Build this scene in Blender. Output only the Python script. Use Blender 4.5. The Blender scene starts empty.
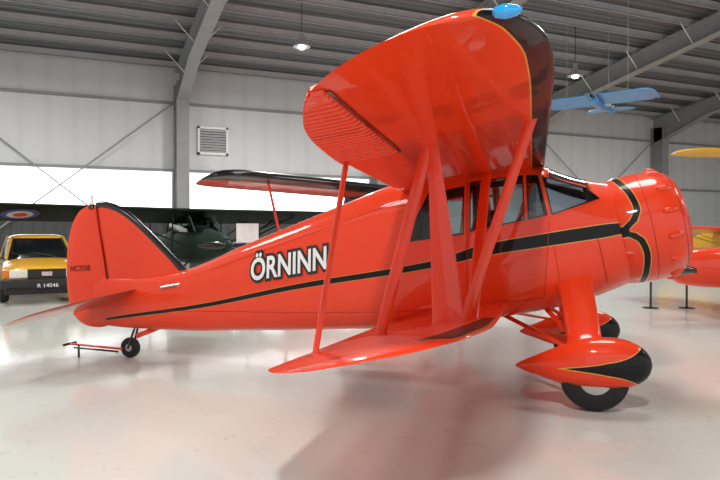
import bpy, math, random
from mathutils import Vector, Matrix
random.seed(4)
S = bpy.context.scene
S.view_settings.view_transform = 'Standard'
S.view_settings.look = 'None'
S.view_settings.exposure = 0.0
COL = S.collection
CAMH = 1.55
YAW = math.radians(23.96)
F = Vector((math.sin(YAW), math.cos(YAW), 0)); R = Vector((math.cos(YAW), -math.sin(YAW), 0))
def W(lat, dep, z=0.0):
    v = F*dep + R*lat
    return Vector((v.x, v.y, z))

# ---------------------------------------------------------------- materials
def base_nodes(name):
    m = bpy.data.materials.new(name); m.use_nodes = True
    nt = m.node_tree; b = nt.nodes['Principled BSDF']
    return m, nt, b
def mat(name, col, rough=0.5, metal=0.0, coat=0.0, emit=0.0, var=0.06, scale=8.0, bump=0.0, spec=0.5, trans=0.0):
    m, nt, b = base_nodes(name)
    tc = nt.nodes.new('ShaderNodeTexCoord'); n = nt.nodes.new('ShaderNodeTexNoise')
    n.inputs['Scale'].default_value = scale; n.inputs['Detail'].default_value = 4
    nt.links.new(tc.outputs['Object'], n.inputs['Vector'])
    r = nt.nodes.new('ShaderNodeValToRGB')
    r.color_ramp.elements[0].position = .3; r.color_ramp.elements[1].position = .7
    r.color_ramp.elements[0].color = tuple(max(0, c*(1-var)) for c in col)+(1,)
    r.color_ramp.elements[1].color = tuple(min(1, c*(1+var)) for c in col)+(1,)
    nt.links.new(n.outputs['Fac'], r.inputs['Fac']); nt.links.new(r.outputs['Color'], b.inputs['Base Color'])
    b.inputs['Roughness'].default_value = rough; b.inputs['Metallic'].default_value = metal
    b.inputs['Coat Weight'].default_value = coat; b.inputs['Coat Roughness'].default_value = .03
    b.inputs['Specular IOR Level'].default_value = spec
    b.inputs['Transmission Weight'].default_value = trans
    if emit:
        b.inputs['Emission Color'].default_value = tuple(col)+(1,); b.inputs['Emission Strength'].default_value = emit
    if bump:
        bp = nt.nodes.new('ShaderNodeBump'); bp.inputs['Strength'].default_value = bump; bp.inputs['Distance'].default_value = .02
        nt.links.new(n.outputs['Fac'], bp.inputs['Height']); nt.links.new(bp.outputs['Normal'], b.inputs['Normal'])
    return m
def pane(name, tint, ior=1.5):
    m = bpy.data.materials.new(name); m.use_nodes = True; nt = m.node_tree
    for n in list(nt.nodes): nt.nodes.remove(n)
    out = nt.nodes.new('ShaderNodeOutputMaterial'); mx = nt.nodes.new('ShaderNodeMixShader')
    tr = nt.nodes.new('ShaderNodeBsdfTransparent'); gl = nt.nodes.new('ShaderNodeBsdfGlossy'); fr = nt.nodes.new('ShaderNodeFresnel')
    nz = nt.nodes.new('ShaderNodeTexNoise'); nz.inputs['Scale'].default_value = 3
    bp = nt.nodes.new('ShaderNodeBump'); bp.inputs['Strength'].default_value = .10; bp.inputs['Distance'].default_value = .04
    tc = nt.nodes.new('ShaderNodeTexCoord'); nt.links.new(tc.outputs['Object'], nz.inputs['Vector'])
    nt.links.new(nz.outputs['Fac'], bp.inputs['Height']); nt.links.new(bp.outputs['Normal'], gl.inputs['Normal'])
    tr.inputs['Color'].default_value = tuple(tint)+(1,); gl.inputs['Roughness'].default_value = .02
    fr.inputs['IOR'].default_value = ior
    nt.links.new(fr.outputs['Fac'], mx.inputs['Fac']); nt.links.new(tr.outputs[0], mx.inputs[1]); nt.links.new(gl.outputs[0], mx.inputs[2])
    nt.links.new(mx.outputs[0], out.inputs['Surface']); return m
RED = (.82, .048, .009); BLK = (.004, .004, .005); GOLD = (.70, .36, .06)
def livery(name, mode):
    m, nt, b = base_nodes(name)
    at = nt.nodes.new('ShaderNodeAttribute'); at.attribute_name = 'q'
    mt = nt.nodes.new('ShaderNodeMath')
    r = nt.nodes.new('ShaderNodeValToRGB'); cr = r.color_ramp; cr.interpolation = 'CONSTANT'
    if mode == 'abs':
        ab = nt.nodes.new('ShaderNodeMath'); ab.operation = 'ABSOLUTE'
        nt.links.new(at.outputs['Fac'], ab.inputs[0])
        mt.operation = 'MULTIPLY'; mt.inputs[1].default_value = .25
        nt.links.new(ab.outputs[0], mt.inputs[0])
        st = [(0, BLK), (.25, GOLD), (.285, RED)]
    else:
        mt.operation = 'MULTIPLY_ADD'; mt.inputs[1].default_value = 4; mt.inputs[2].default_value = .5
        nt.links.new(at.outputs['Fac'], mt.inputs[0])
        st = [(0, RED), (.468, GOLD), (.5, BLK)]
    cr.elements[0].position = st[0][0]; cr.elements[0].color = st[0][1]+(1,)
    cr.elements[1].position = st[-1][0]; cr.elements[1].color = st[-1][1]+(1,)
    e = cr.elements.new(st[1][0]); e.color = st[1][1]+(1,)
    nt.links.new(mt.outputs[0], r.inputs['Fac']); nt.links.new(r.outputs['Color'], b.inputs['Base Color'])
    sp = nt.nodes.new('ShaderNodeSeparateColor'); nt.links.new(r.outputs['Color'], sp.inputs['Color'])
    mr = nt.nodes.new('ShaderNodeMapRange'); mr.inputs['To Min'].default_value = .30; mr.inputs['To Max'].default_value = .9
    nt.links.new(sp.outputs[0], mr.inputs['Value']); nt.links.new(mr.outputs['Result'], b.inputs['Coat Weight'])
    b.inputs['Roughness'].default_value = .4; b.inputs['Coat Roughness'].default_value = .02
    b.inputs['Specular IOR Level'].default_value = .15
    tc = nt.nodes.new('ShaderNodeTexCoord'); n = nt.nodes.new('ShaderNodeTexNoise'); n.inputs['Scale'].default_value = 2.2
    nt.links.new(tc.outputs['Object'], n.inputs['Vector'])
    bp = nt.nodes.new('ShaderNodeBump'); bp.inputs['Strength'].default_value = .16; bp.inputs['Distance'].default_value = .04
    nt.links.new(n.outputs['Fac'], bp.inputs['Height']); nt.links.new(bp.outputs['Normal'], b.inputs['Coat Normal'])
    return m
M_ABS = livery('red_paint_striped', 'abs'); M_SD = livery('red_paint_black_trim', 'sd')
M_RED = mat('red_paint', RED, .4, coat=.85, var=.03, scale=2, spec=.15)
M_TAIL = mat('red_paint_dark_reflection', (.42, .045, .020), .35, coat=.6, var=.05, scale=2, spec=.2)  # same red darkened, the tailplane's dark reflection is put into the colour
M_BLK = mat('black_paint', (.006, .006, .007), .2, coat=.5)
M_WHT = mat('white_paint', (.85, .85, .84), .4)
M_GLASS = mat('dark_glass', (.022, .032, .038), .03, coat=1.0, var=.6, scale=3)
M_PANE = pane('clear_window_glass', (.50, .56, .58), 1.6)
M_PANE3 = pane('windshield_glass', (.58, .66, .72), 1.7)
M_PANE2 = pane('tinted_window_glass', (.60, .66, .66), 1.5)
M_DGLASS = mat('shaded_glass', (.008, .010, .012), .25, var=.3, spec=.3)
M_TYRE = mat('black_rubber', (.010, .010, .010), .75, bump=.2, scale=40)
M_HUB = mat('grey_hub_metal', (.50, .50, .49), .35, metal=.6)
M_STEEL = mat('painted_steel_beam', (.28, .29, .29), .55, scale=3)
M_CHROME = mat('polished_metal', (.7, .7, .7), .15, metal=1)
M_BLUE = mat('blue_glass', (.01, .28, .65), .08, coat=1, emit=.12)
M_CLEAR = mat('pale_lens', (.8, .78, .7), .2)

# ---------------------------------------------------------------- helpers
def link(o, parent=None):
    COL.objects.link(o)
    if parent: o.parent = parent
    return o
def mobj(name, vs, fs, m, parent=None, smooth=True, q=None, label=None):
    me = bpy.data.meshes.new(name); me.from_pydata([tuple(v) for v in vs], [], fs); me.validate(); me.update()
    me.materials.append(m)
    if q is not None:
        a = me.attributes.new('q', 'FLOAT', 'POINT')
        for i, v in enumerate(vs): a.data[i].value = q(v)
    if smooth:
        me.polygons.foreach_set('use_smooth', [True]*len(me.polygons))
        try: me.set_sharp_from_angle(angle=math.radians(40))
        except Exception: pass
    o = bpy.data.objects.new(name, me); link(o, parent)
    if label: o['label'] = label
    return o
def top(o, label, cat, group=None, kind=None):
    o['label'] = label; o['category'] = cat
    if group: o['group'] = group
    if kind: o['kind'] = kind
    return o
def empty(name, loc, rz=0, rx=0, ry=0):
    o = bpy.data.objects.new(name, None); o.empty_display_size = .2
    o.location = loc; o.rotation_euler = (rx, ry, rz); COL.objects.link(o); return o
def rings_mesh(rings, cap=True, closed=True):
    n = len(rings[0]); vs = [p for r in rings for p in r]; fs = []
    for i in range(len(rings)-1):
        for j in range(n if closed else n-1):
            k = (j+1) % n
            fs.append((i*n+j, i*n+k, (i+1)*n+k, (i+1)*n+j))
    if cap and closed:
        fs.append(tuple(range(n))[::-1]); fs.append(tuple((len(rings)-1)*n+j for j in range(n)))
    return vs, fs
def loft(name, rings, m, parent=None, cap=True, closed=True, q=None, label=None, smooth=True, keep=None):
    vs, fs = rings_mesh(rings, cap, closed)
    if keep:
        fs = [f for f in fs if len(f) > 4 or keep(sum((vs[i] for i in f), Vector((0, 0, 0)))/len(f))]
    return mobj(name, vs, fs, m, parent, smooth, q, label)
def tube(name, p, qv, m, parent=None, r=.02, chord=None, cdir=(1, 0, 0), n=14, r2=None, label=None, chord2=None):
    p = Vector(p); qv = Vector(qv); d = (qv-p).normalized()
    c = Vector(cdir); c = (c - d*c.dot(d))
    if c.length < 1e-3: c = Vector((0, 1, 0)); c = c-d*c.dot(d)
    c.normalize(); t = d.cross(c)
    rs = []
    for k, (P) in enumerate((p, qv)):
        rr = r if k == 0 or r2 is None else r2
        cc = (chord if chord else rr)
        if k == 1 and chord2: cc = chord2
        elif k == 1 and r2 is not None and not chord: cc = r2
        rs.append([P + c*cc*math.cos(2*math.pi*i/n) + t*rr*math.sin(2*math.pi*i/n) for i in range(n)])
    return loft(name, rs, m, parent, label=label)
def boxm(lo, hi):
    x0, y0, z0 = lo; x1, y1, z1 = hi
    v = [(x0, y0, z0), (x1, y0, z0), (x1, y1, z0), (x0, y1, z0), (x0, y0, z1), (x1, y0, z1), (x1, y1, z1), (x0, y1, z1)]
    f = [(3, 2, 1, 0), (4, 5, 6, 7), (0, 1, 5, 4), (1, 2, 6, 5), (2, 3, 7, 6), (3, 0, 4, 7)]
    return v, f
def box(name, lo, hi, m, parent=None, bevel=0, label=None):
    v, f = boxm(lo, hi); o = mobj(name, v, f, m, parent, False, label=label)
    if bevel:
        b = o.modifiers.new('bevel', 'BEVEL'); b.width = bevel; b.segments = 3
    return o
def merge(parts):
    V = []; Fc = []
    for v, f in parts:
        k = len(V); V += [tuple(p) for p in v]; Fc += [tuple(i+k for i in q) for q in f]
    return V, Fc
def mono(pts):
    xs = [p[0] for p in pts]; ys = [p[1] for p in pts]; n = len(xs)
    d = [(ys[i+1]-ys[i])/(xs[i+1]-xs[i]) for i in range(n-1)]
    m = [d[0]]+[0 if d[i-1]*d[i] <= 0 else 2*d[i-1]*d[i]/(d[i-1]+d[i]) for i in range(1, n-1)]+[d[-1]]
    def f(x):
        if x <= xs[0]: return ys[0]
        if x >= xs[-1]: return ys[-1]
        i = 0
        while x > xs[i+1]: i += 1
        h = xs[i+1]-xs[i]; t = (x-xs[i])/h
        return ((2*t**3-3*t*t+1)*ys[i]+(t**3-2*t*t+t)*h*m[i]+(-2*t**3+3*t*t)*ys[i+1]+(t**3-t*t)*h*m[i+1])
    return f
def lathe_x(name, prof, m, parent, org=(0, 0, 0), n=32, axis='x', cap=True, pitch=0, q=None, sy=1.0):
    rs = []
    for s, r in prof:
        ring = []
        for i in range(n):
            a = 2*math.pi*i/n
            if axis == 'x': p = Vector((s, r*math.cos(a)*sy, r*math.sin(a)))
            elif axis == 'y': p = Vector((r*math.cos(a), s, r*math.sin(a)))
            else: p = Vector((r*math.cos(a), r*math.sin(a)*sy, s))
            if pitch: p = Matrix.Rotation(-pitch, 3, 'Y') @ p
            ring.append(p+Vector(org))
        rs.append(ring)
    return loft(name, rs, m, parent, cap, q=q)
def text_mesh(body, bevel=0.0):
    c = bpy.data.curves.new('lettering', 'FONT'); c.body = body; c.size = 1
    if bevel: c.bevel_depth = bevel; c.bevel_resolution = 1
    o = bpy.data.objects.new('lettering', c); COL.objects.link(o)
    bpy.context.view_layer.update()
    dg = bpy.context.evaluated_depsgraph_get()
    me = bpy.data.meshes.new_from_object(o.evaluated_get(dg))
    vs = [v.co.copy() for v in me.vertices]; fs = [tuple(p.vertices) for p in me.polygons]
    bpy.data.objects.remove(o); bpy.data.curves.remove(c); bpy.data.meshes.remove(me)
    return vs, fs
def sgnpow(v, e): return math.copysign(abs(v)**e, v)
def wheel(name, c, r, w, parent, hubr=.45):
    prof = [(-w*.5, r*.5), (-w*.5, r*.82), (-w*.38, r*.95), (-w*.15, r), (w*.15, r), (w*.38, r*.95), (w*.5, r*.82), (w*.5, r*.5)]
    t = lathe_x(name, prof, M_TYRE, parent, c, 32, 'y')
    h = lathe_x('hub_cap', [(-w*.56, .01), (-w*.54, r*hubr*.6), (-w*.46, r*hubr), (w*.46, r*hubr), (w*.54, r*hubr*.6), (w*.56, .01)], M_HUB, t, c, 24, 'y')
    return t

# ---------------------------------------------------------------- wing surface
def yt(s, T): return 5*T*(.2969*math.sqrt(s)-.126*s-.3516*s*s+.2843*s**3-.1036*s**4)
class Wing:
    def __init__(self, le, te, base, span, T=.12, up=1.5, lo=.4):
        self.le, self.te, self.base, self.span, self.T, self.up, self.lo = le, te, base, span, T, up, lo
    def pt(self, y, s, upper, off=0):
        a = abs(y); L = self.le(a); c = max(L-self.te(a), .01); x = L-s*c
        z = self.base(x, a) + self.lo*yt(.03, self.T)*c
        z += (self.up if upper else -self.lo)*yt(s, self.T)*c + (off if upper else -off)
        return Vector((x, y, z))
def wing_mesh(name, w, y0, sgn, m, parent, q=None, ny=60, ns=26, label=None, lin=False):
    rs = []
    for i in range(ny+1):
        t = i/ny; a = y0+(w.span-y0)*(math.sin(t*math.pi/2) if not lin else (t*.5+.5*math.sin(t*math.pi/2)))
        y = sgn*a; ring = []
        ss = [(1-math.cos(math.pi*k/ns))/2 for k in range(ns+1)]
        for s in reversed(ss): ring.append(w.pt(y, s, True))
        for s in ss[1:-1]: ring.append(w.pt(y, s, False))
        rs.append(ring)
    return loft(name, rs, m, parent, q=q, label=label)

# ================================================================= ROOM
WY = 25.7; XL, XR, YF = -10.0, 38.0, -8.0; EAVE = 8.0; RIDGE_Y = 8.0; SL = .14
def roofz(y): return EAVE+SL*(WY-y) if y > RIDGE_Y else EAVE+SL*(WY-RIDGE_Y)-SL*(RIDGE_Y-y)
m, nt, b = base_nodes('epoxy_floor')
tc = nt.nodes.new('ShaderNodeTexCoord'); n1 = nt.nodes.new('ShaderNodeTexNoise'); n1.inputs['Scale'].default_value = .35; n1.inputs['Detail'].default_value = 5
nt.links.new(tc.outputs['Object'], n1.inputs['Vector'])
r1 = nt.nodes.new('ShaderNodeValToRGB'); r1.color_ramp.elements[0].position = .3; r1.color_ramp.elements[1].position = .7
r1.color_ramp.elements[0].color = (.60, .615, .57, 1); r1.color_ramp.elements[1].color = (.65, .665, .62, 1)
nt.links.new(n1.outputs['Fac'], r1.inputs['Fac'])
ns_ = nt.nodes.new('ShaderNodeTexNoise'); ns_.inputs['Scale'].default_value = 5.5; ns_.inputs['Detail'].default_value = 8; ns_.inputs['Roughness'].default_value = .75
nt.links.new(tc.outputs['Object'], ns_.inputs['Vector'])
rs_ = nt.nodes.new('ShaderNodeValToRGB'); rs_.color_ramp.elements[0].position = .30; rs_.color_ramp.elements[1].position = .42
rs_.color_ramp.elements[0].color = (.82, .80, .77, 1); rs_.color_ramp.elements[1].color = (1, 1, 1, 1)
nt.links.new(ns_.outputs['Fac'], rs_.inputs['Fac'])
mx = nt.nodes.new('ShaderNodeMix'); mx.data_type = 'RGBA'; mx.blend_type = 'MULTIPLY'; mx.inputs['Factor'].default_value = 1
nt.links.new(r1.outputs['Color'], mx.inputs['A']); nt.links.new(rs_.outputs['Color'], mx.inputs['B']); nt.links.new(mx.outputs['Result'], b.inputs['Base Color'])
n2 = nt.nodes.new('ShaderNodeTexNoise'); n2.inputs['Scale'].default_value = 1.2; n2.inputs['Detail'].default_value = 6
nt.links.new(tc.outputs['Object'], n2.inputs['Vector'])
mr = nt.nodes.new('ShaderNodeMapRange'); mr.inputs['To Min'].default_value = .07; mr.inputs['To Max'].default_value = .15
nt.links.new(n2.outputs['Fac'], mr.inputs['Value']); nt.links.new(mr.outputs['Result'], b.inputs['Roughness'])
b.inputs['Specular IOR Level'].default_value = .27
n3 = nt.nodes.new('ShaderNodeTexNoise'); n3.inputs['Scale'].default_value = 7; n3.inputs['Detail'].default_value = 2
nt.links.new(tc.outputs['Object'], n3.inputs['Vector'])
bp = nt.nodes.new('ShaderNodeBump'); bp.inputs['Strength'].default_value = .05; bp.inputs['Distance'].default_value = .02
nt.links.new(n3.outputs['Fac'], bp.inputs['Height']); nt.links.new(bp.outputs['Normal'], b.inputs['Normal'])
M_FLOOR = m
o = box('floor', (XL-.2, YF-4, -.2), (XR+.2, WY+.2, 0), M_FLOOR); o['kind'] = 'structure'
def ribbed(name, col, axis, scale, rough=.5, dark=.8, bump=.5):
    m, nt, b = base_nodes(name)
    tc = nt.nodes.new('ShaderNodeTexCoord'); w = nt.nodes.new('ShaderNodeTexWave'); w.bands_direction = axis
    w.inputs['Scale'].default_value = scale; w.wave_profile = 'SIN'
    nt.links.new(tc.outputs['Object'], w.inputs['Vector'])
    r = nt.nodes.new('ShaderNodeValToRGB'); r.color_ramp.elements[0].color = tuple(c*dark for c in col)+(1,)
    r.color_ramp.elements[1].color = tuple(col)+(1,); r.color_ramp.elements[0].position = .0; r.color_ramp.elements[1].position = .35
    nt.links.new(w.outputs['Fac'], r.inputs['Fac']); nt.links.new(r.outputs['Color'], b.inputs['Base Color'])
    bp = nt.nodes.new('ShaderNodeBump'); bp.inputs['Strength'].default_value = bump; bp.inputs['Distance'].default_value = .03
    nt.links.new(w.outputs['Fac'], bp.inputs['Height']); nt.links.new(bp.outputs['Normal'], b.inputs['Normal'])
    b.inputs['Roughness'].default_value = rough
    return m
M_WALL = ribbed('white_wall_panels', (.66, .68, .69), 'X', .35, .5, .95, .12)
M_ROOF = ribbed('corrugated_roof_deck', (.13, .135, .14), 'Y', 1.1, .5, .5, .6)
for nm, lo, hi in (('wall_back', (XL-.2, WY, 0), (XR+.2, WY+.2, EAVE+.1)), ('wall_left', (XL-.2, YF, 0), (XL, WY, 8.2)), ('wall_right', (XR, YF, 0), (XR+.2, WY, 8.2))):
    o = box(nm, lo, hi, M_WALL); o['kind'] = 'structure'
zt = roofz(RIDGE_Y)
prof = [(YF, roofz(YF)), (RIDGE_Y, zt), (WY+.2, EAVE), (WY+.2, EAVE+.2), (RIDGE_Y, zt+.2), (YF, roofz(YF)+.2)]
vs = [(x, y, z) for x in (XL-.2, XR+.2) for y, z in prof]
fs = [(0, 1, 2, 3, 4, 5)[::-1], (6, 7, 8, 9, 10, 11)]+[(i, (i+1) % 6, (i+1) % 6+6, i+6) for i in range(6)]
o = mobj('ceiling', vs, fs, M_ROOF, None, False); o['kind'] = 'structure'
for i, z in enumerate((6.58, 3.98)):
    o = box('trim_%d' % (i+1), (XL, WY-.10, z-.05), (XR, WY-.002, z+.05), M_STEEL); o['kind'] = 'structure'
M_LOWW = ribbed('dark_clutter_stand_in', (.055, .06, .06), 'X', .9, .6, .8, .2)  # dark panel added over the bright low wall, stands in for dark clutter
o = box('trim_3', (XL, WY-.06, 0), (12.0, WY-.002, 2.24), M_LOWW); o['kind'] = 'structure'
M_WIN = mat('frosted_daylight_window', (.97, .99, 1.0), .4, emit=2.2, var=.02)
M_WFR = mat('white_window_frame', (.8, .82, .84), .5)
for i, (x0, x1) in enumerate(((-9.5, -5.0), (-4.45, 3.4), (4.1, 11.8))):
    z0, z1 = 2.35, 3.9
    o = box('window_%d' % (i+1), (x0, WY-.05, z0), (x1, WY-.002, z1), M_WIN); o['kind'] = 'structure'
    v, f = merge([boxm((x0-.06, WY-.09, z0-.06), (x1+.06, WY-.003, z0)), boxm((x0-.06, WY-.09, z1), (x1+.06, WY-.003, z1+.06)), boxm((x0-.06, WY-.09, z0), (x0, WY-.003, z1)), boxm((x1, WY-.09, z0), (x1+.06, WY-.003, z1))])
    o = mobj('window_frame', v, f, M_WFR, o, False)
def ibeam(path, up, wdir, depth_list, width=.26, tf=.03):
    rings = []
    for P, d in zip(path, depth_list):
        P = Vector(P); U = Vector(up).normalized(); Wd = Vector(wdir).normalized()
        h = width/2; t = tf; wv = .012
        prof = [(-h, 0), (h, 0), (h, t), (wv, t), (wv, d-t), (h, d-t), (h, d), (-h, d), (-h, d-t), (-wv, d-t), (-wv, t), (-h, t)]
        rings.append([P+Wd*a+U*b2 for a, b2 in prof])
    return rings
colx = [-4.72, 3.73, 12.18, 20.63, 29.08]
for x in colx:
    e = loft('steel_column', ibeam([(x, WY-.82, 0), (x, WY-.82, 7.3)], (0, 1, 0), (1, 0, 0), [.8, .8], .46), M_STEEL, None, smooth=False)
    top(e, 'grey painted steel I-beam column against the hangar wall', 'column', 'portal frame columns')
    pts = []; dl = []
    for y, d in ((WY-.02, 1.45), (WY-1.5, 1.15), (WY-3.5, .75), (14, .68), (RIDGE_Y, .68)):
        pts.append((x, y, roofz(y)-.22-d)); dl.append(d)
    e = loft('roof_rafter', ibeam(pts, (0, 0, 1), (1, 0, 0), dl, .42), M_STEEL, None, smooth=False)
    top(e, 'grey painted steel roof rafter with deeper haunch at the wall', 'roof beam', 'portal frame rafters')
    pts = [(x, RIDGE_Y, roofz(RIDGE_Y)-.9), (x, YF+.1, roofz(YF+.1)-.9)]
    e = loft('roof_rafter', ibeam(pts, (0, 0, 1), (1, 0, 0), [.68, .68], .42), M_STEEL, None, smooth=False)
    top(e, 'grey painted steel roof rafter sloping down from the ridge', 'roof beam', 'portal frame rafters')
M_PUR = mat('galvanised_purlin', (.42, .43, .44), .5, scale=4)
y = WY-.5
while y > RIDGE_Y-1:
    z = roofz(y)
    v, f = merge([boxm((XL, y-.03, z-.22), (XR, y-.015, z-.012)), boxm((XL, y-.03, z-.22), (XR, y+.05, z-.205)), boxm((XL, y-.08, z-.03), (XR, y-.015, z-.015))])
    o = mobj('roof_purlin', v, f, M_PUR, None, False)
    top(o, 'galvanised steel Z-section purlin under the roof deck', 'purlin', 'roof purlins')
    for x in colx[:]:
        if y > 15 and int((WY-y)/1.25) % 2 == 1:
            for sg in (-1, 1):
                t = tube('knee_brace', (x+sg*.08, y-.02, z-.85), (x+sg*.75, y-.02, z-.15), M_WHT, None, r=.018, n=8)
                top(t, 'short white brace rod between rafter and purlin', 'brace', 'roof knee braces')
    y -= 1.25
for (xa, xb) in ((-4.72, 3.73), (20.63, 29.08)):
    e = empty('cross_brace', ((xa+xb)/2, WY-.2, 0)); top(e, 'crossed pair of thin steel bracing rods on the wall', 'brace', 'wall cross bracing')
    hw = (xb-xa)/2-.2
    for k, (za, zb) in enumerate(((6.6, 0.0), (0.0, 6.6))):
        tube('rod', (-hw, -.03*k, za), (hw, -.03*k, zb), M_STEEL, e, r=.026, n=8)
v = empty('wall_vent', (5.0, WY, 5.2)); top(v, 'square louvred grey metal ventilation grille on the wall', 'vent')
mv, fv = merge([boxm((-.6, -.12, -.55), (-.52, -.003, .55)), boxm((.52, -.12, -.55), (.6, -.003, .55)), boxm((-.6, -.12, .47), (.6, -.003, .55)), boxm((-.6, -.12, -.55), (.6, -.003, -.47))])
mobj('frame', mv, fv, M_WHT, v, False)
pp = []
for i in range(9):
    z = -.42+i*.105
    a = [(-.52, -.10, z-.03), (.52, -.10, z-.03), (.52, -.02, z+.05), (-.52, -.02, z+.05), (-.52, -.10, z-.045), (.52, -.10, z-.045), (.52, -.02, z+.035), (-.52, -.02, z+.035)]
    pp.append((a, [(0, 1, 2, 3), (7, 6, 5, 4), (0, 4, 5, 1), (3, 2, 6, 7)]))
pv, pf = merge(pp); mobj('louvres', pv, pf, mat('grey_louvre', (.55, .56, .57), .5), v, False)
box('back_plate', (-.52, -.015, -.47), (.52, -.004, .47), mat('dark_plate', (.05, .05, .05), .7), v)

# lamps
M_BULB = mat('lit_bulb', (1, .97, .9), .3, emit=9)
M_SHADE = mat('aluminium_lamp_shade', (.55, .55, .55), .35, metal=.6)
def lamp(x, y, z, power, size=2.2):
    e = empty('pendant_lamp', (x, y, z)); top(e, 'round aluminium high-bay pendant lamp hanging from the roof', 'lamp', 'high-bay pendant lamps')
    lathe_x('lamp_shade', [(-.02, .27), (.0, .27), (.12, .2), (.2, .11), (.24, .09), (.42, .08), (.44, .01)], M_SHADE, e, (0, 0, 0), 24, 'z')
    lathe_x('bulb', [(-.10, .01), (-.09, .07), (-.05, .12), (-.03, .12)], M_BULB, e, (0, 0, 0), 16, 'z')
    tube('suspension_cord', (0, 0, .42), (0, 0, roofz(y)-z-.005), M_BLK, e, r=.012, n=8)
    L = bpy.data.lights.new('lamp_light', 'AREA'); L.shape = 'DISK'; L.size = size; L.energy = power; L.color = (1, .97, .93)
    lo = bpy.data.objects.new('lamp_light', L); lo.location = (0, 0, -.16); lo.parent = e; COL.objects.link(lo)
for x, y, z, p, s in ((6.46, 19.0, 7.36, 480, .5), (16.4, 17.9, 7.19, 480, .5), (-4, 11, 8.4, 330, 2.5), (5, 11, 8.6, 330, 2.5), (13.5, 10.5, 8.6, 320, 2.5), (-5, 3.5, 8.4, 220, 2.5), (6.0, 5.6, 8.2, 220, 2.5), (14, 3, 8.4, 170, 2.5), (22, 3, 8.4, 200, 2.5), (-.9, -1.4, 8, 700, .7), (25, 17, 7.2, 380, .5), (-3, 19, 7.4, 420, .5)):
    lamp(x, y, z, p, s)

# ================================================================= BIPLANE
AZ = -math.radians(39.0)
bip = empty('biplane', (6.95*math.sin(-AZ), 6.95*math.cos(-AZ), 0), AZ)
top(bip, 'glossy red vintage cabin biplane with black trim on the hangar floor', 'airplane')
P12 = math.radians(12); T12 = math.tan(P12)
ftop = mono([(-5.35, .98), (-4.8, .99), (-4.07, 1.10), (-3.21, 1.425), (-2.585, 1.66), (-1.985, 1.885), (-1.4, 2.09), (-.87, 2.19), (-.3, 2.25), (.1, 2.24), (.22, 2.19), (.6, 2.09), (.82, 2.06)])
fbot = mono([(-5.35, .40), (-4.8, .37), (-4.07, .37), (-3.21, .41), (-2.585, .44), (-1.985, .48), (-1.4, .52), (-.87, .60), (-.3, .68), (.18, .78), (.5, .90), (.82, 1.04)])
fwid = mono([(-5.35, .035), (-4.8, .11), (-4.07, .20), (-3.21, .30), (-2.585, .38), (-1.985, .46), (-1.4, .52), (-.87, .55), (-.3, .56), (.18, .56), (.5, .54), (.82, .51)])
fexp = mono([(-5.35, 2.6), (-3.2, 3.0), (-1.4, 3.4), (-.3, 3.7), (.2, 3.0), (.82, 2.15)])
def fb(x):
    t = min(1, max(0, x/.8)); return t*t*(3-2*t)
def fring(x, n=160, off=0):
    zt_, zb_, w_, e_ = ftop(x), fbot(x), fwid(x), fexp(x)
    zc = (zt_+zb_)/2; h = (zt_-zb_)/2+off; w_ += off; ring = []
    for i in range(n):
        a = 2*math.pi*i/n
        y = w_*sgnpow(math.cos(a), 2/e_); z = zc+h*sgnpow(math.sin(a), 2/e_)
        ring.append(Vector((x-T12*(z-1.555)*fb(x), y, z)))
    return ring
def fside(X, z, off=0.004):
    x = X + T12*(z-1.555)*fb(X)
    zt_, zb_, w_, e_ = ftop(x), fbot(x), fwid(x), fexp(x)
    zc = (zt_+zb_)/2; h = (zt_-zb_)/2
    t = min(.995, abs(z-zc)/h)
    return w_*(1-t**e_)**(1/e_)+off
szl = mono([(-5.2, .46), (-4.98, .50), (-3.73, .70), (-2.45, .97), (-.9, 1.25), (-.5, 1.37), (.17, 1.49), (.85, 1.60)])
shl = mono([(-5.2, .012), (-4.9, .018), (-2.45, .028), (-1.0, .034), (-.5, .055), (.6, .062), (.85, .05)])
def fq(v):
    if v.x < -5.15: return 9
    return (v.z-szl(v.x))/shl(v.x)
W1 = [(-1.26, 1.45), (-.650, 1.535), (-.650, 2.02), (-1.02, 1.95)]
W2 = [(-.60, 1.56), (-.065, 1.67), (-.085, 2.12), (-.60, 2.06)]
W2b = [(-.040, 1.675), (.150, 1.72), (.055, 2.12), (-.060, 2.12)]
W3 = [(.18, 1.72), (.63, 1.88), (.50, 2.00), (.09, 2.11)]
WINS = (W1, W2, W2b, W3)
def inq(p, c, g=0):
    for k in range(4):
        a = c[k]; b_ = c[(k+1) % 4]; ex, ez = b_[0]-a[0], b_[1]-a[1]; L = math.hypot(ex, ez)
        if (ex*(p[1]-a[1])-ez*(p[0]-a[0]))/L < -g: return False
    return True
def holes(g):
    def keep(v):
        if abs(v.y) > .25:
            for c in WINS:
                if inq((v.x, v.z), c, g): return False
        x = v.x+T12*(v.z-1.555)*fb(v.x)
        if .17-g < x < .61+g and v.z > 1.7:
            zt_, zb_, w_, e_ = ftop(x), fbot(x), fwid(x), fexp(x); zc = (zt_+zb_)/2; h = (zt_-zb_)/2
            a = math.degrees(math.atan2(sgnpow((v.z-zc)/h, e_/2), sgnpow(v.y/w_, e_/2)))
            if 51 < a < 129: return False
        return True
    return keep
xs = [-5.35+6.17*i/360 for i in range(361)]
body = loft('fuselage', [fring(x, 200) for x in xs], M_ABS, bip, q=fq, keep=holes(-.004))
M_LIN = mat('grey_cabin_lining', (.10, .085, .08), .8, var=.1)
M_SEAT = mat('brown_leather_seat', (.12, .045, .03), .5, bump=.2)
lin = loft('cabin_lining', [fring(-1.32+1.95*i/100, off=-.022) for i in range(101)], M_LIN, bip, keep=holes(.015), label='dark grey fabric cabin lining')
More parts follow.
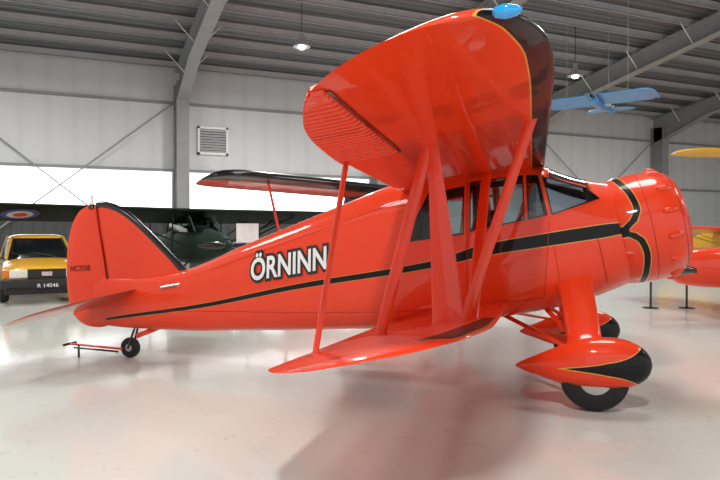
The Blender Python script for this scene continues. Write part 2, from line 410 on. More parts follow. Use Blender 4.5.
def seat(x, y, w):
    v, f = merge([boxm((x-.22, y-w, 1.02), (x+.24, y+w, 1.20)), boxm((x-.30, y-w, 1.10), (x-.16, y+w, 1.78))])
    o = mobj('seat', v, f, M_SEAT, lin, False, label='brown leather cabin seat'); b = o.modifiers.new('bevel', 'BEVEL'); b.width = .05; b.segments = 3
    for sg in (-1, 1): tube('seat_leg', (x, y+sg*w*.7, .78), (x, y+sg*w*.7, 1.06), M_HUB, o, r=.015, n=8)
seat(-.15, -.24, .18); seat(-.15, .24, .18); seat(-.95, 0, .36)
box('instrument_panel', (.42, -.42, 1.30), (.47, .42, 1.80), M_BLK, lin, .02)
tube('control_column', (.20, 0, .95), (.36, 0, 1.55), M_BLK, lin, r=.02)
def bil(c, u, v):
    a = Vector(c[0]).lerp(Vector(c[1]), u); b_ = Vector(c[3]).lerp(Vector(c[2]), u); return a.lerp(b_, v)
def offq(c, g):
    out = []
    for k in range(4):
        p0 = Vector(c[k-1]); p1 = Vector(c[k]); p2 = Vector(c[(k+1) % 4])
        d1 = (p1-p0).normalized(); d2 = (p2-p1).normalized()
        n1_ = Vector((d1.y, -d1.x)); n2_ = Vector((d2.y, -d2.x)); bb = (n1_+n2_).normalized()
        out.append(p1+bb*(g/max(.35, bb.dot(n1_))))
    return out
def side_patch(name, c, sg, m, parent, off=.006, n=18, rad=.0):
    vs = []; fs = []
    for i in range(n+1):
        for j in range(n+1):
            p = bil(c, i/n, j/n)
            vs.append((p[0], sg*fside(p[0], p[1], off), p[1]))
    for i in range(n):
        for j in range(n):
            k = i*(n+1)+j; q = (k, k+n+1, k+n+2, k+1); fs.append(q if sg < 0 else q[::-1])
    return mobj(name, vs, fs, m, parent)
def ring_patch(name, ci, co_, sg, m, parent, off):
    n = 14; A = []; B = []
    for c, L in ((ci, A), (co_, B)):
        for k in range(4):
            a = Vector(c[k]); b_ = Vector(c[(k+1) % 4])
            for i in range(n): L.append(a.lerp(b_, i/n))
    vs = [(p.x, sg*fside(p.x, p.y, off), p.y) for p in A]+[(p.x, sg*fside(p.x, p.y, off), p.y) for p in B]
    N = len(A); fs = []
    for i in range(N):
        j = (i+1) % N; fs.append((i, N+i, N+j, j))
    return mobj(name, vs, fs, m, parent)
M_SEAM = mat('dark_seam', (.28, .010, .004), .6)
M_FRM = mat('silver_window_trim', (.25, .25, .25), .3, metal=.7)
def seam_strip(name, pts, sg, hw_, m, off=.007):
    seg = []
    for a, b_ in zip(pts[:-1], pts[1:]):
        for k in range(16): seg.append(Vector(a).lerp(Vector(b_), k/16))
    seg.append(Vector(pts[-1])); vs = []; fs = []
    for k, p in enumerate(seg):
        d = (seg[min(k+1, len(seg)-1)]-seg[max(k-1, 0)]).normalized(); nn = Vector((-d.y, d.x))*hw_
        for s_ in (-1, 1):
            a = p+nn*s_; vs.append((a.x, sg*fside(a.x, a.y, off), a.y))
    for k in range(len(seg)-1): fs.append((2*k, 2*k+1, 2*k+3, 2*k+2))
    return mobj(name, vs, fs, m, bip)
for sg in (-1, 1):
    for w_ in WINS:
        pn = side_patch('side_window', w_, sg, M_PANE3 if w_ is W3 else M_PANE, bip, .002)
        ring_patch('window_surround', offq(w_, -.006), offq(w_, .012), sg, M_RED, pn, .006)
        ring_patch('window_frame', offq(w_, -.014), offq(w_, -.001), sg, M_BLK, pn, .009)
    seam_strip('door_seam', [(-.62, 2.08), (-.62, .80), (.12, .92), (.16, 1.66)], sg, .0025, M_SEAM)
    seam_strip('panel_seam', [(.30, .86), (.20, 1.45)], sg, .0018, M_SEAM)
    seam_strip('panel_seam', [(.70, 1.08), (.60, 1.50)], sg, .003, M_SEAM)
    seam_strip('fabric_seam', [(-4.3, .62), (-3.0, .66), (-1.5, .72), (-.65, .80)], sg, .0016, M_SEAM, .004)
    seam_strip('fabric_seam', [(-3.6, 1.12), (-2.4, 1.52), (-1.3, 1.88)], sg, .0016, M_SEAM, .004)
    yy = sg*(fside(-.48, 1.22)+.02)
    tube('door_handle', (-.55, yy, 1.215), (-.42, yy, 1.235), M_CHROME, bip, r=.012, label='chrome door handle')
def shell_pt(x, adeg, off):
    zt_, zb_, w_, e_ = ftop(x), fbot(x), fwid(x), fexp(x); zc = (zt_+zb_)/2; h = (zt_-zb_)/2+off; w_ += off
    a = math.radians(adeg); y_ = w_*sgnpow(math.cos(a), 2/e_); z = zc+h*sgnpow(math.sin(a), 2/e_)
    return (x-T12*(z-1.555)*fb(x), y_, z)
def shell_patch(name, x0, x1, a0, a1, off, m, parent, nu=14, nv=24):
    vs = [shell_pt(x0+(x1-x0)*i/nu, a0+(a1-a0)*j/nv, off) for i in range(nu+1) for j in range(nv+1)]
    fs = [(i*(nv+1)+j, (i+1)*(nv+1)+j, (i+1)*(nv+1)+j+1, i*(nv+1)+j+1) for i in range(nu) for j in range(nv)]
    return mobj(name, vs, fs, m, parent)
ws = shell_patch('windshield', .16, .62, 50, 130, .003, M_PANE3, bip, 16, 40); ws['label'] = 'clear reflective windshield'
for aa in (50.5, 72, 90, 108, 129.5): shell_patch('windshield_post', .15, .63, aa-1.0, aa+1.0, .010, M_BLK, ws, 14, 2)
for xx in (.15, .61): shell_patch('windshield_frame', xx, xx+.02, 49, 131, .010, M_RED, ws, 1, 40)
def side_text(body_, x0, x1, z0, z1, cap, off, m, name, bevel, sg=-1):
    vs, fs = text_mesh(body_, 0)
    ax0 = min(v.x for v in vs); ax1 = max(v.x for v in vs)
    if bevel: vs, fs = text_mesh(body_, bevel)
    out = []
    for v in vs:
        a = (v.x-ax0)/(ax1-ax0); zz = v.y*cap/.70
        if sg < 0: X = x0+(x1-x0)*a; Z = z0+(z1-z0)*a+zz
        else: X = x1-(x1-x0)*a; Z = z1+(z0-z1)*a+zz
        out.append((X, sg*(fside(X, Z, off)+.0005*v.z), Z))
    return mobj(name, out, fs, m, bip, False)
for sg in (-1, 1):
    side_text('ÖRNINN', -3.04, -2.12, 1.02, 1.175, .235, .012, M_BLK, 'lettering_outline', .12, sg)
    side_text('ÖRNINN', -3.04, -2.12, 1.02, 1.175, .235, .020, M_WHT, 'lettering', .024, sg)
# cowl
CO = Vector((.82, 0, 1.555)); CA = Vector((math.cos(P12), 0, math.sin(P12))); CU = Vector((-math.sin(P12), 0, math.cos(P12)))
cp = mono([(0, .525), (.08, .538), (.25, .543), (.38, .540), (.46, .525), (.53, .49), (.58, .445), (.615, .385), (.625, .35)])
prof = [(-.02, .50), (0, .525)]+[(.625*i/80, cp(.625*i/80)) for i in range(1, 81)]+[(.61, .335), (.57, .33), (.40, .33), (.30, .33)]
lobe = mono([(-.56, .115), (-.4, .155), (-.25, .175), (-.12, .15), (-.04, .075), (0, .02), (.04, .05), (.10, .12), (.2, .17), (.32, .155), (.45, .11), (.56, .06)])
def cq(v):
    d = Vector(v)-CO; s = d.dot(CA); h = d.dot(CU)
    sl = (lobe(h+.01)-lobe(h-.01))/.02
    a = .028-abs(s-lobe(h))/math.sqrt(1+sl*sl)
    b_ = (.05-abs(h-.0)) if s < .06 and abs(d.y) > .2 else -1
    return max(a, b_)
rings = []
for s, r_ in prof:
    rings.append([CO+CA*s+CU*(r_*math.sin(2*math.pi*i/240))+Vector((0, r_*math.cos(2*math.pi*i/240), 0)) for i in range(240)])
cowl = loft('engine_cowling', rings, M_SD, bip, q=cq, cap=False, label='round red cowling with black curved band')
def cowl_band(name, s0, s1, off, m):
    rs = [[CO+CA*s+CU*((cp(s)+off)*math.sin(2*math.pi*i/120))+Vector((0, (cp(s)+off)*math.cos(2*math.pi*i/120), 0)) for i in range(120)] for s in (s0, s1)]
    loft(name, rs, m, cowl, cap=False)
cowl_band('cowl_seam', .262, .268, .0015, M_SEAM)
cowl_band('cowl_seam', .545, .551, .0015, M_SEAM)
for k in range(14):
    a = 2*math.pi*(k+.5)/14; rs = []
    cd = CU*math.sin(a)+Vector((0, math.cos(a), 0)); td = CA.cross(cd)
    for i in range(17):
        s = i/16; rr = math.sin(math.pi*min(.999, max(.001, s**.8)))**.45
        ss_ = .37+.15*s
        P = CO+CA*ss_+cd*(cp(ss_)-.012)
        rs.append([P+cd*(.042*rr*math.cos(t*math.pi/10))+td*(.032*rr*math.sin(t*math.pi/10)) for t in range(20)])
    loft('rocker_fairing', rs, M_RED, cowl)
def disc(name, s, r_, m, parent):
    return loft(name, [[CO+CA*(s+ds)+CU*(rr*math.sin(2*math.pi*i/40))+Vector((0, rr*math.cos(2*math.pi*i/40), 0)) for i in range(40)] for ds, rr in ((-.02, r_), (0, r_))], m, parent)
eng = disc('radial_engine', .3, .33, mat('engine_grey', (.06, .06, .06), .6), bip)
for k in range(7):
    a = 2*math.pi*k/7+.3; cd = CU*math.sin(a)+Vector((0, math.cos(a), 0))
    tube('engine_cylinder', CO+CA*.40+cd*.12, CO+CA*.40+cd*.32, M_HUB, eng, r=.07, n=16)
tube('crankcase', CO+CA*.29, CO+CA*.60, M_HUB, eng, r=.14, r2=.07, n=24)
tube('propeller_hub', CO+CA*.58, CO+CA*.66, M_CHROME, eng, r=.05, n=20)
tube('exhaust_pipe', (.62, -.2, 1.02), (.48, -.3, .80), M_HUB, bip, r=.045, label='metal exhaust stub')

# upper wing
ule = mono([(0, .12), (3.4, .11), (3.75, .10), (4.1, .065), (4.35, .0), (4.5, -.07), (4.59, -.15), (4.64, -.25), (4.655, -.36)])
ute = mono([(0, -1.29), (2.6, -1.29), (3.3, -1.24), (3.72, -1.17), (4.2, -.99), (4.4, -.84), (4.52, -.70), (4.62, -.53), (4.655, -.39)])
uw = Wing(ule, ute, lambda x, a: 2.195+.037*a+.2*x, 4.655)
uxb = mono([(0, 0), (3.4, -.005), (4.0, -.025), (4.4, -.095), (4.6, -.18), (4.66, -.24)])
def uq(v): return v.x-uxb(abs(v.y))
for sg in (-1, 1):
    wg = wing_mesh('upper_wing', uw, 0, sg, M_SD, bip, q=uq, ny=90, ns=40)
    HX = -.885
    for upper in (False, True):
        vs = []; fs = []; NR = 24; ns = 12; A0, A1 = 2.62, 4.27
        ys = []
        for i in range(NR):
            for f_, e_ in ((0, 0), (.28, 0), (.40, 1), (.88, 1)): ys.append((A0+(A1-A0)*(i+f_)/NR, e_))
        ys.append((A1, 0)); ny = len(ys)-1
        for a, e_ in ys:
            L = uw.le(a); c = L-uw.te(a); s0 = (L-HX)/c
            for j in range(ns+1):
                s = min(1, s0+(1-s0)*j/ns); e = .003+.018*e_*(1 if 0 < j else .2)
                vs.append(uw.pt(sg*a, s, upper, e))
        for i in range(ny):
            for j in range(ns):
                k = i*(ns+1)+j; fs.append((k, k+ns+1, k+ns+2, k+1))
        mobj('aileron', vs, fs, M_RED, wg, smooth=False, label='ribbed red aileron surface')
    for (pa, pb, horiz) in ((2.62, 4.24, True), (HX, -1.27, False)):
        vs = []; fs = []
        for i in range(41):
            t = i/40
            for e in (-1, 1):
                if horiz: a = pa+(pb-pa)*t; X = HX+.012+e*.010
                else: a = 2.61+e*.006; X = pa+(pb-pa)*t
                c = uw.le(a)-uw.te(a); vs.append(uw.pt(sg*a, (uw.le(a)-X)/c, False, .008))
        for i in range(40): fs.append((2*i, 2*i+1, 2*i+3, 2*i+2))
        mobj('hinge_gap', vs, fs, M_BLK, wg)
    nl = lathe_x('navigation_light', [(-.055, .006), (-.045, .02), (-.01, .028), (.03, .02), (.05, .006)], M_BLUE, wg, Vector((-.085, sg*4.61, 2.338)), 20)
    nl['label'] = 'blue glass navigation light'
# lower wing
lle = mono([(0, -.2), (3.0, -.22), (3.5, -.32), (3.8, -.52), (3.95, -.80), (4.0, -1.0)])
lte = mono([(0, -1.4), (3.0, -1.42), (3.6, -1.42), (3.85, -1.31), (3.97, -1.17), (4.0, -1.06)])
lw = Wing(lle, lte, lambda x, a: .86+.050*(a-.5)+.19*(x+.2), 4.0, T=.05, up=1.3, lo=.4)
lxb = mono([(0, -.36), (2.0, -.30), (2.5, -.32), (3.2, -.44), (3.6, -.60), (3.75, -.76)])
def lq(v):
    a = abs(v.y)
    return min(v.x-lxb(a), lle(a)-.03*min(1, max(0, (a-2)/.8))-v.x, (3.62-a)*.6, (a-2.5)*.4)
for sg in (-1, 1):
    wing_mesh('lower_wing', lw, .3, sg, M_SD, bip, q=lq, ny=120, ns=60, lin=True)
    def UP(x, a): c = uw.le(a)-uw.te(a); return uw.pt(sg*a, (uw.le(a)-x)/c, False, -.02)
    def LP(x, a): c = lw.le(a)-lw.te(a); return lw.pt(sg*a, (lw.le(a)-x)/c, True, -.03)
    tube('interplane_strut', UP(-.69, 2.57), LP(-1.03, 2.6), M_RED, bip, r=.016, chord=.042)
    tube('interplane_strut', UP(-.66, 2.57), LP(-.54, 2.6), M_RED, bip, r=.022, chord=.036, chord2=.115)
    tube('interplane_strut', UP(.0, 2.64), LP(-.45, 2.6), M_RED, bip, r=.016, chord=.034)
    tube('interplane_strut', UP(-.42, .72), LP(-.40, 2.5), M_RED, bip, r=.018, chord=.045)
    tube('aileron_link_strut', UP(-1.24, 2.68), LP(-1.34, 3.08), M_RED, bip, r=.011, chord=.021)
# tail
sle = mono([(0, -4.66), (.6, -4.74), (1.1, -4.86), (1.4, -5.00), (1.52, -5.17)])
ste = mono([(0, -5.42), (.6, -5.46), (1.1, -5.46), (1.4, -5.40), (1.52, -5.24)])
sw = Wing(sle, ste, lambda x, a: .575+.37*(x+5.42)-.02*a, 1.52, T=.06, up=1, lo=1)
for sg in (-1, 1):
    st = wing_mesh('horizontal_stabilizer', sw, .02, sg, M_TAIL, bip, ny=36, ns=20, label='red tailplane surface with dark reflection in its colour')
    vs = []; fs = []
    for i in range(21):
        a = .12+1.25*i/20; c = sw.le(a)-sw.te(a)
        for e in (0, 1): vs.append(sw.pt(sg*a, (sw.le(a)+5.14+e*.010)/c, True, .003))
    for i in range(20): fs.append((2*i, 2*i+1, 2*i+3, 2*i+2))
    mobj('elevator_hinge_gap', vs, fs, M_SEAM, st)
def plate(name, outline, thick, m, parent):
    cx = sum(p[0] for p in outline)/len(outline); cz = sum(p[1] for p in outline)/len(outline)
    rs = [(1, 0), (.985, .35), (.9, .7), (.6, 1), (.02, 1)]
    seq = [(a, -b_) for a, b_ in reversed(rs)]+[(a, b_) for a, b_ in rs[1:]]
    rings = [[Vector((cx+(p[0]-cx)*a, b_*thick/2, cz+(p[1]-cz)*a)) for p in outline] for a, b_ in seq]
    return loft(name, rings, m, parent)
def smooth_poly(pts, n=8, closed=False):
    out = []
    N = len(pts)
    for i in range(N-1):
        p0 = Vector(pts[max(0, i-1)]); p1 = Vector(pts[i]); p2 = Vector(pts[i+1]); p3 = Vector(pts[min(N-1, i+2)])
        for k in range(n):
            t = k/n
            out.append(.5*((2*p1)+(-p0+p2)*t+(2*p0-5*p1+4*p2-p3)*t*t+(-p0+3*p1-3*p2+p3)*t**3))
    out.append(Vector(pts[-1])); return out
fin_le = smooth_poly([(-4.03, 1.04), (-4.20, 1.2), (-4.48, 1.46), (-4.79, 1.72), (-5.01, 1.85), (-5.18, 1.90), (-5.30, 1.905)])
fin = [(p.x, p.y) for p in fin_le]+[(-5.28, 1.7), (-5.18, 1.2), (-5.10, .80), (-4.5, .85)]
plate('vertical_fin', fin, .07, M_RED, bip)
rud = smooth_poly([(-5.315, 1.905), (-5.45, 1.89), (-5.60, 1.79), (-5.71, 1.54), (-5.76, 1.14), (-5.74, .756), (-5.67, .52), (-5.50, .385), (-5.27, .36), (-5.10, .40)])
rudo = [(p.x, p.y) for p in rud]+[(-5.125, .8), (-5.20, 1.2), (-5.295, 1.7)]
rd = plate('rudder', rudo, .06, M_RED, bip)
tube('rudder_hinge', (-5.115, 0, .75), (-5.30, 0, 1.88), M_SEAM, bip, r=.036, chord=.005)
rs = []
for i, p in enumerate(fin_le):
    d = (fin_le[min(i+1, len(fin_le)-1)]-fin_le[max(i-1, 0)]).normalized(); nn = Vector((-d.y, d.x))
    rs.append([Vector((p.x+nn.x*.046*math.cos(t*math.pi/6), .040*math.sin(t*math.pi/6), p.y+nn.y*.046*math.cos(t*math.pi/6))) for t in range(12)])
loft('fin_leading_edge', rs, M_BLK, bip, label='black leading edge')
M_REG = mat('faded_dark_lettering', (.07, .02, .015), .5)
for sg in (-1, 1):
    vs, fs = text_mesh('NC735E', .006)
    x0_ = min(v.x for v in vs); x1_ = max(v.x for v in vs)
    out = []
    for v in vs:
        a = (v.x-x0_)/(x1_-x0_); X = (-5.68+.30*a) if sg < 0 else (-5.38-.30*a)
        out.append((X, sg*.036, 1.06+v.y*.10+.06*(X+5.66)))
    mobj('registration_lettering', out, fs, M_REG, rd, False)
bc = lathe_x('tail_beacon', [(0, .035), (.05, .03), (.06, .022), (.13, .022), (.16, .005)], M_CLEAR, bip, (-5.38, 0, 1.88), 16, 'z')
lathe_x('beacon_base', [(0, .05), (.05, .036)], M_BLK, bc, (-5.38, 0, 1.86), 16, 'z')
for sg in (-1, 1):
    yy = sg*(fside(-4.15, .92)+.012)
    tube('lifting_handle', (-4.28, yy, .90), (-4.02, yy-.0, .945), M_CHROME, bip, r=.016)
    box('warning_sticker', (-4.05, min(yy, yy-sg*.012), .86), (-3.98, max(yy, yy-sg*.012)+.004, .93), M_WHT, bip)
tw = wheel('tail_wheel', (-4.83, 0, .125), .125, .085, bip)
for sg in (-1, 1): tube('tail_wheel_fork', (-4.83, sg*.06, .12), (-4.74, sg*.03, .40), M_BLK, bip, r=.014)
tube('tail_spring', (-4.74, 0, .27), (-4.35, 0, .42), M_RED, bip, r=.02, chord=.03)
# main gear
px = [(-.14, .008, .36), (-.08, .04, .365), (.05, .092, .375), (.2, .150, .385), (.35, .198, .40), (.5, .222, .412), (.65, .225, .418), (.78, .208, .42), (.88, .17, .42), (.94, .125, .418), (.98, .07, .416), (.995, .02, .415)]
ph = mono([(a, b_) for a, b_, c in px]); pz = mono([(a, c) for a, b_, c in px])
for sg in (-1, 1):
    def pq(v):
        t = max(0, v.x); dz = v.z-(.365+.045*t)
        return -.015+.075*min(1, t*1.6)*t**.5+.22*t**7-abs(dz)
    rs = []
    for i in range(81):
        x = -.14+1.135*(1-math.cos(math.pi*i/80))/2; h = ph(x)
        rs.append([Vector((x, sg*1.03+h*.78*math.cos(2*math.pi*k/96), pz(x)+h*sgnpow(math.sin(2*math.pi*k/96), .85))) for k in range(96)])
    loft('wheel_pant', rs, M_SD, bip, q=pq, label='red teardrop wheel fairing with black nose flash')
    wheel('main_wheel', (.53, sg*1.03, .29), .29, .19, bip, .58)
    rs = []
    for t in [i/16 for i in range(17)]:
        P = Vector((.40+.08*t, sg*(.40+.62*t), 1.14-.62*t)); ch = .155-.025*t+.06*max(0, .25-t); th = .07-.015*t
        if t > .85: ch += (t-.85)*.35; th += (t-.85)*.25
        rs.append([P+Vector((ch*math.cos(a)-(.02 if math.cos(a) < 0 else 0), sg*th*math.sin(a)*.7, th*math.sin(a)*.7)) for a in [2*math.pi*k/28 for k in range(28)]])
    loft('landing_gear_leg', rs, M_RED, bip)
    tube('gear_brace', (-.35, sg*.06, .72), (.32, sg*.93, .52), M_RED, bip, r=.014, chord=.035)
    tube('gear_brace', (.10, sg*.05, .82), (.40, sg*.88, .55), M_RED, bip, r=.014, chord=.03)
# tow bar
tb = empty('tow_bar', bip.matrix_basis @ Vector((-5.1, -.2, 0))); tb.rotation_euler = (0, 0, AZ)
top(tb, 'red and black steel tow bar lying beside the tail wheel', 'tow bar')
tube('bar', (.22, .1, .12), (-.50, .05, .16), M_RED, tb, r=.014); tube('bar', (.22, .02, .10), (-.38, -.02, .13), M_BLK, tb, r=.012)
tube('handle', (-.50, -.06, .16), (-.50, .16, .16), M_BLK, tb, r=.016)
tube('support_leg', (-.36, .04, .15), (-.36, .04, 0.0), M_BLK, tb, r=.014)

# ================================================================= generic aircraft
def aircraft(name, label, loc, rz, bm, wm, span=5.0, chord=1.4, wz=2.2, L=6.5, rad=.45, fz=1.35, z0=0, struts=True, trim=None, dih=.03, gear=True, pitch=0, hang=False, slope=.03, finh=1.0, gx=.6, thick=.12, glass=None, prop=True, nf=.5):
    e = empty(name, (loc[0], loc[1], z0), rz, 0, -pitch); top(e, label, 'airplane')
    nose = L*.3; tail = L*.7
    rr = mono([(-tail, .06), (-tail*.6, rad*.5), (-tail*.25, rad*.85), (0, rad), (nose*.6, rad*(.92 if nf > .4 else .7)), (nose*.9, rad*(.75 if nf > .4 else .5)), (nose, rad*nf)])
    cz = mono([(-tail, fz-.05-(.35 if slope > .1 and gear else 0)), (0, fz), (nose, fz)])
    tz = cz(-tail)
    rs = []
    for i in range(41):
        x = -tail+(L)*i/40; r_ = rr(x)
        rs.append([Vector((x, r_*.85*sgnpow(math.cos(a), .8), cz(x)+r_*1.1*sgnpow(math.sin(a), .8))) for a in [2*math.pi*k/28 for k in range(28)]])
    loft('fuselage', rs, bm, e)
    if wz > fz:
        rs = []
        for (z, xa, xb, w) in ((fz+rad*.7, -1.3, 1.0, rad*.8), (wz-.05, -1.0, .45, rad*.72)):
            rs.append([Vector(((xa+xb)/2+(xb-xa)/2*sgnpow(math.cos(a), .4), w*sgnpow(math.sin(a), .4), z)) for a in [2*math.pi*k/32 for k in range(32)]])
        loft('cabin_glazing', rs, glass or M_GLASS, e)
        for sg in (-1, 1):
            tube('cabin_post', (.9, sg*rad*.78, fz+rad*.7), (.44, sg*rad*.7, wz-.02), bm, e, r=.025)
    le = mono([(0, .5), (span*.85, .5), (span*.95, .38), (span*.99, .15), (span, -.1)])
    te = mono([(0, .5-chord), (span*.85, .5-chord), (span*.94, .62-chord), (span*.99, -.3), (span, -.14)])
    wgs = Wing(le, te, lambda x, a: wz+dih*a+slope*x, span, T=thick)
    for sg in (-1, 1):
        wing_mesh('wing', wgs, 0, sg, wm, e, ny=30, ns=24, q=(lambda v: v.x-(le(abs(v.y))-trim)) if trim else None)
        if struts and wz > fz:
            for x in (.2, -.6): tube('wing_strut', (.1+.3*(x > 0), sg*rad*.8, fz-rad*.8), (x, sg*span*.55, wz+dih*span*.55), bm, e, r=.025, chord=.06)
    ts = min(1.5, span*.45)
    tl = mono([(0, -tail+.7), (ts*.8, -tail+.45), (ts, -tail+.2)]); tt = mono([(0, -tail-.1), (ts*.8, -tail-.05), (ts, -tail+.15)])
    tw_ = Wing(tl, tt, lambda x, a: tz+.02, ts, T=.05, up=1, lo=1)
    for sg in (-1, 1): wing_mesh('tailplane', tw_, 0, sg, bm, e, ny=16, ns=10)
    fo = smooth_poly([(-tail+.95, tz), (-tail+.6, tz+.55*finh), (-tail+.2, tz+.95*finh), (-tail-.15, tz+.9*finh), (-tail-.35, tz+.5*finh), (-tail-.3, tz+.05), (-tail-.05, tz-.12)], 5)
    plate('fin', [(p.x, p.y) for p in fo], .06, bm, e)
    if gear:
        for sg in (-1, 1):
            wheel('wheel', (gx, sg*.95, .28), .28, .16, e)
            tube('gear_leg', (gx-.15, sg*rad*.6, fz-rad*.8), (gx, sg*.95, .3), bm, e, r=.02, chord=.05)
        wheel('tail_wheel', (-tail+.2, 0, .1), .1, .06, e)
        tube('tail_strut', (-tail+.2, 0, .12), (-tail+.5, 0, tz-.02), bm, e, r=.02)
    if prop:
        pb = []
        for sg in (-1, 1):
            rs = [[Vector((nose+.1+.04*math.cos(a)*(1-t*.4), sg*(.05+.85*t), fz+(.045+.05*math.sin(math.pi*min(1, t*1.1)))*math.sin(a))) for a in [2*math.pi*k/12 for k in range(12)]] for t in (0, .2, .4, .6, .8, 1)]
            pb.append(rings_mesh(rs))
        v_, f_ = merge(pb); mobj('propeller', v_, f_, M_BLK, e)
    lathe_x('spinner', [(-.05, rad*.3), (.05, rad*.28), (.15, rad*.2), (.22, .02)], bm, e, (nose, 0, fz), 20)
    if hang:
        for x, y in ((.2, -.9), (.2, .9), (-tail+.5, 0)):
            wx = e.matrix_basis @ Vector((x, y, 0))
            zt_ = wz if x > 0 else tz
            h = roofz(wx.y)-z0-zt_
            tube('suspension_wire', (x, y, zt_), (x, y, zt_+h-.02), M_STEEL, e, r=.006, n=6)
    return e
def yaw_dir(lat, dep):
    v = F*dep+R*lat; return math.atan2(v.y, v.x)
M_GRN = mat('dark_olive_green_paint', (.008, .022, .013), .6, scale=3, spec=.25)
M_DGR = mat('dark_green_wing_fabric', (.006, .012, .009), .7, spec=.15)
pB = W(-4.9, 18.9)
acB = aircraft('observation_airplane', 'dark green high-wing airplane with round insignia parked by the windows', pB, yaw_dir(.85, -1), M_GRN, M_DGR, span=6.2, wz=2.06, fz=1.22, rad=.52, slope=.26, thick=.11, L=6.6, dih=.004, glass=M_PANE2, prop=True, nf=.32)
for sg in (-1, 1):
    for k in range(4):
        tube('jury_strut', (.25, sg*(.8+.65*k), 1.0+.22*k), (.2, sg*(.75+.65*k), 2.06), M_GRN, acB, r=.024, n=8)
    tube('wing_brace', (-.6, sg*.45, .9), (.3, sg*3.2, 2.05), M_GRN, acB, r=.024, n=8)
    tube('wing_brace', (.4, sg*.45, 1.2), (-.6, sg*2.2, 2.0), M_GRN, acB, r=.024, n=8)
    for k in range(4):
        tube('cabin_frame', (-1.1+.5*k, sg*.38, 1.5), (-.9+.42*k, sg*.36, 2.03), M_GRN, acB, r=.022, n=8)
for k, (r_, c) in enumerate(((.44, (.02, .05, .3)), (.30, (.6, .6, .6)), (.16, (.6, .03, .02)))):
    mm = mat('roundel_paint', c, .6)
    vs = []
    for i in range(40):
        x = -.10+r_*math.cos(2*math.pi*i/40); yv = -4.62+r_*math.sin(2*math.pi*i/40)
        vs.append((x, yv, 2.06+.004*abs(yv)+.26*x-.030-.012*k))
    mobj('roundel', vs, [tuple(range(40))], mm, acB, False)
ctr = W(.48, 15.6)
acC = aircraft('high_wing_airplane', 'red biplane with black leading edges parked behind the larger one', ctr, yaw_dir(.747, -.665), M_RED, M_SD, span=5.0, wz=2.50, fz=1.3, L=4.8, rad=.40, trim=.42, finh=.3, slope=.11, dih=.015, struts=False, thick=.15)
for sg in (-1, 1): tube('wing_strut', (.1, sg*3.6, 2.54), (.2, sg*3.2, .9), M_RED, acC, r=.018, chord=.035)
lwC = Wing(mono([(0, .3), (2.8, .28), (3.3, -.1), (3.4, -.3)]), mono([(0, -.8), (2.9, -.78), (3.3, -.5), (3.4, -.35)]), lambda x, a: .85+.02*a+.05*x, 3.4, T=.10)
for sg in (-1, 1): wing_mesh('lower_wing', lwC, 0, sg, M_RED, acC, ny=20, ns=12)
M_DBLUE = mat('blue_aircraft_paint', (.06, .22, .48), .35, coat=.4)
M_YEL = mat('yellow_aircraft_paint', (.75, .42, .02), .35, coat=.4)
acD = aircraft('low_wing_airplane', 'red low-wing airplane with slim rounded nose on the hangar floor', W(7.15, 11.2), yaw_dir(-1, -.08), M_RED, M_RED, span=4.2, wz=.75, fz=.95, L=6.0, rad=.34, gx=-.7)
aircraft('hanging_airplane', 'small blue airplane suspended from the roof on wires', W(7.25, 19.5), yaw_dir(-.75, -1), M_DBLUE, M_DBLUE, span=1.7, chord=.8, wz=.62, fz=.60, L=2.2, rad=.16, z0=4.92, gear=False, hang=True, struts=False, slope=.22, finh=.25, dih=0, prop=False)
aircraft('hanging_airplane', 'yellow high-wing airplane suspended from the roof on wires', W(15.4, 20.5), yaw_dir(.15, -1), M_YEL, M_YEL, span=5.85, chord=1.0, wz=1.5, fz=.9, L=5.5, rad=.36, z0=2.5, gear=False, hang=True, struts=False, slope=.12, dih=.0)
aircraft('yellow_airplane', 'yellow low-wing airplane parked near the back wall', W(14.7, 25), yaw_dir(.3, -1), M_YEL, M_RED, span=4.6, chord=1.3, wz=1.6, fz=1.3, L=5.5, rad=.45, slope=.12)

for px_, dd in ((651, 13.2), (687, 13.2)):
    e = empty('stanchion', W((px_-360)/640*dd, dd)); top(e, 'short black barrier post with round base', 'barrier post', 'barrier posts')
    lathe_x('base', [(0, .16), (.015, .16), (.03, .05)], M_BLK, e, (0, 0, 0), 24, 'z'); lathe_x('post', [(.02, .022), (.5, .022), (.52, .03), (.54, .01)], M_BLK, e, (0, 0, 0), 12, 'z')
e = empty('notice_board', W(-2.25, 12.8), math.radians(-20)); top(e, 'white information sheet on a thin metal stand', 'sign')
box('panel', (-.22, -.01, 1.36), (.22, .01, 1.74), M_WHT, e); tube('pole', (0, .02, 0), (0, .02, 1.6), M_CHROME, e, r=.015); lathe_x('base', [(0, .18), (.02, .17)], M_BLK, e, (0, 0, 0), 24, 'z')

# ================================================================= CAR
cd = W(-7.95, 15.8); car = empty('car', cd, yaw_dir(.62, -1)); top(car, 'yellow three-door hatchback car with black bumper and number plate', 'car')
car.scale = (1.05, 1.05, 1.05)
M_CY = mat('yellow_car_paint', (.74, .40, .03), .25, coat=.8)
M_BP = mat('black_plastic', (.015, .015, .015), .5)
bt = mono([(-2.7, .80), (-2.3, .92), (-1.0, .95), (.4, .94), (.9, .90), (1.4, .83), (1.7, .765), (1.8, .72), (1.85, .62)])
bw = mono([(-2.7, .74), (-2.2, .83), (0, .85), (1.2, .84), (1.7, .80), (1.85, .76)])
rs = []
for i in range(60):
    x = -2.7+4.55*i/59; zt_ = bt(x); zb_ = .24; w_ = bw(x)
    rs.append([Vector((x, w_*sgnpow(math.cos(a), .55)*(1-.12*max(0, math.sin(a))), (zt_+zb_)/2+(zt_-zb_)/2*sgnpow(math.sin(a), .55))) for a in [2*math.pi*k/48 for k in range(48)]])
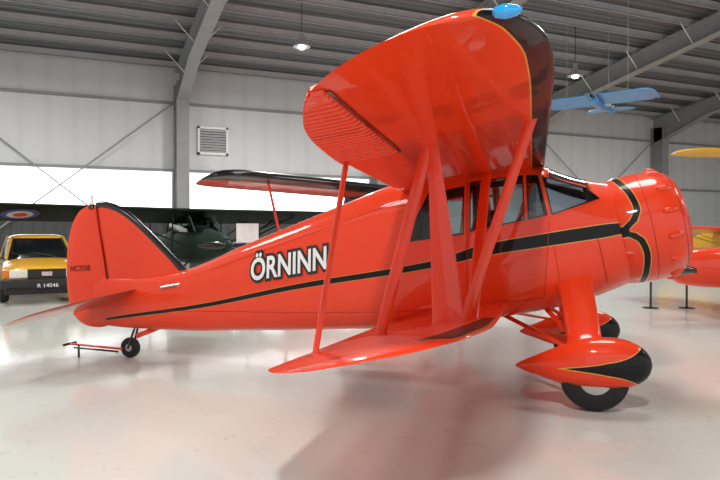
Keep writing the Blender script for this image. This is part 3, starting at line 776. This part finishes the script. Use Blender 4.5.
loft('body', rs, M_CY, car)
rs = []
for z, xa, xb, w_ in ((.88, -2.3, .78, .74), (1.10, -1.95, .45, .70), (1.26, -1.6, .22, .64), (1.36, -1.35, .02, .57), (1.41, -1.15, -.12, .48)):
    rs.append([Vector(((xa+xb)/2+(xb-xa)/2*sgnpow(math.cos(a), .5), w_*sgnpow(math.sin(a), .5), z)) for a in [2*math.pi*k/48 for k in range(48)]])
loft('window_glass', rs, M_DGLASS, car)
rs = []
for z, g in ((1.355, .02), (1.39, .0), (1.425, -.08), (1.445, -.2)):
    rs.append([Vector((-.65+(.70+g)*sgnpow(math.cos(a), .55), (.58+g)*sgnpow(math.sin(a), .55), z)) for a in [2*math.pi*k/40 for k in range(40)]])
loft('roof', rs, M_CY, car)
M_OR = mat('orange_lens', (.8, .2, .01), .3)
for sg in (-1, 1):
    tube('pillar', (.66, sg*.69, .90), (-.08, sg*.54, 1.38), M_CY, car, r=.028)
    tube('pillar', (-.6, sg*.74, .90), (-.6, sg*.58, 1.40), M_CY, car, r=.035)
    wheel('wheel', (1.15, sg*.76, .30), .30, .18, car); wheel('wheel', (-1.5, sg*.76, .30), .30, .18, car)
    box('headlight', (1.76, sg*.53-.17, .54), (1.89, sg*.53+.17, .71), M_CLEAR, car, .02)
    box('indicator', (1.70, sg*.755-.055, .54), (1.86, sg*.755+.055, .71), M_OR, car, .01)
    box('side_mirror', (.45, sg*.90-.08, .93), (.55, sg*.90+.08, 1.05), M_BP, car, .03)
box('grille', (1.80, -.37, .53), (1.885, .37, .72), M_BP, car, .01)
box('grille_trim', (1.88, -.10, .575), (1.90, .10, .675), M_CHROME, car, .01)
box('bumper', (1.70, -.86, .34), (2.0, .86, .52), M_BP, car, .04)
box('lower_valance', (1.68, -.78, .20), (1.86, .78, .36), M_BP, car, .03)
pl = box('license_plate', (2.0, -.23, .33), (2.015, .23, .45), M_BP, car)
vs, fs = text_mesh('R 14046'); xw = max(v.x for v in vs)
mobj('plate_lettering', [(2.018, -.20+.40*v.x/xw, .35+v.y*.11) for v in vs], fs, M_WHT, pl, False)
tube('wiper', (.78, .3, .93), (.5, -.2, 1.05), M_BP, car, r=.01); tube('wiper', (.78, -.25, .93), (.5, -.6, 1.05), M_BP, car, r=.01)

# ================================================================= LIGHT + CAMERA
w = bpy.data.worlds.new('world'); S.world = w; w.use_nodes = True
bg = w.node_tree.nodes['Background']; bg.inputs['Color'].default_value = (.97, .98, 1, 1); bg.inputs['Strength'].default_value = 1.0
cam = bpy.data.cameras.new('camera'); cam.sensor_width = 36; cam.lens = 32; cam.clip_end = 200
co = bpy.data.objects.new('camera', cam); co.location = (0, 0, CAMH)
co.rotation_euler = (math.radians(90-.627), 0, -YAW); COL.objects.link(co); S.camera = co
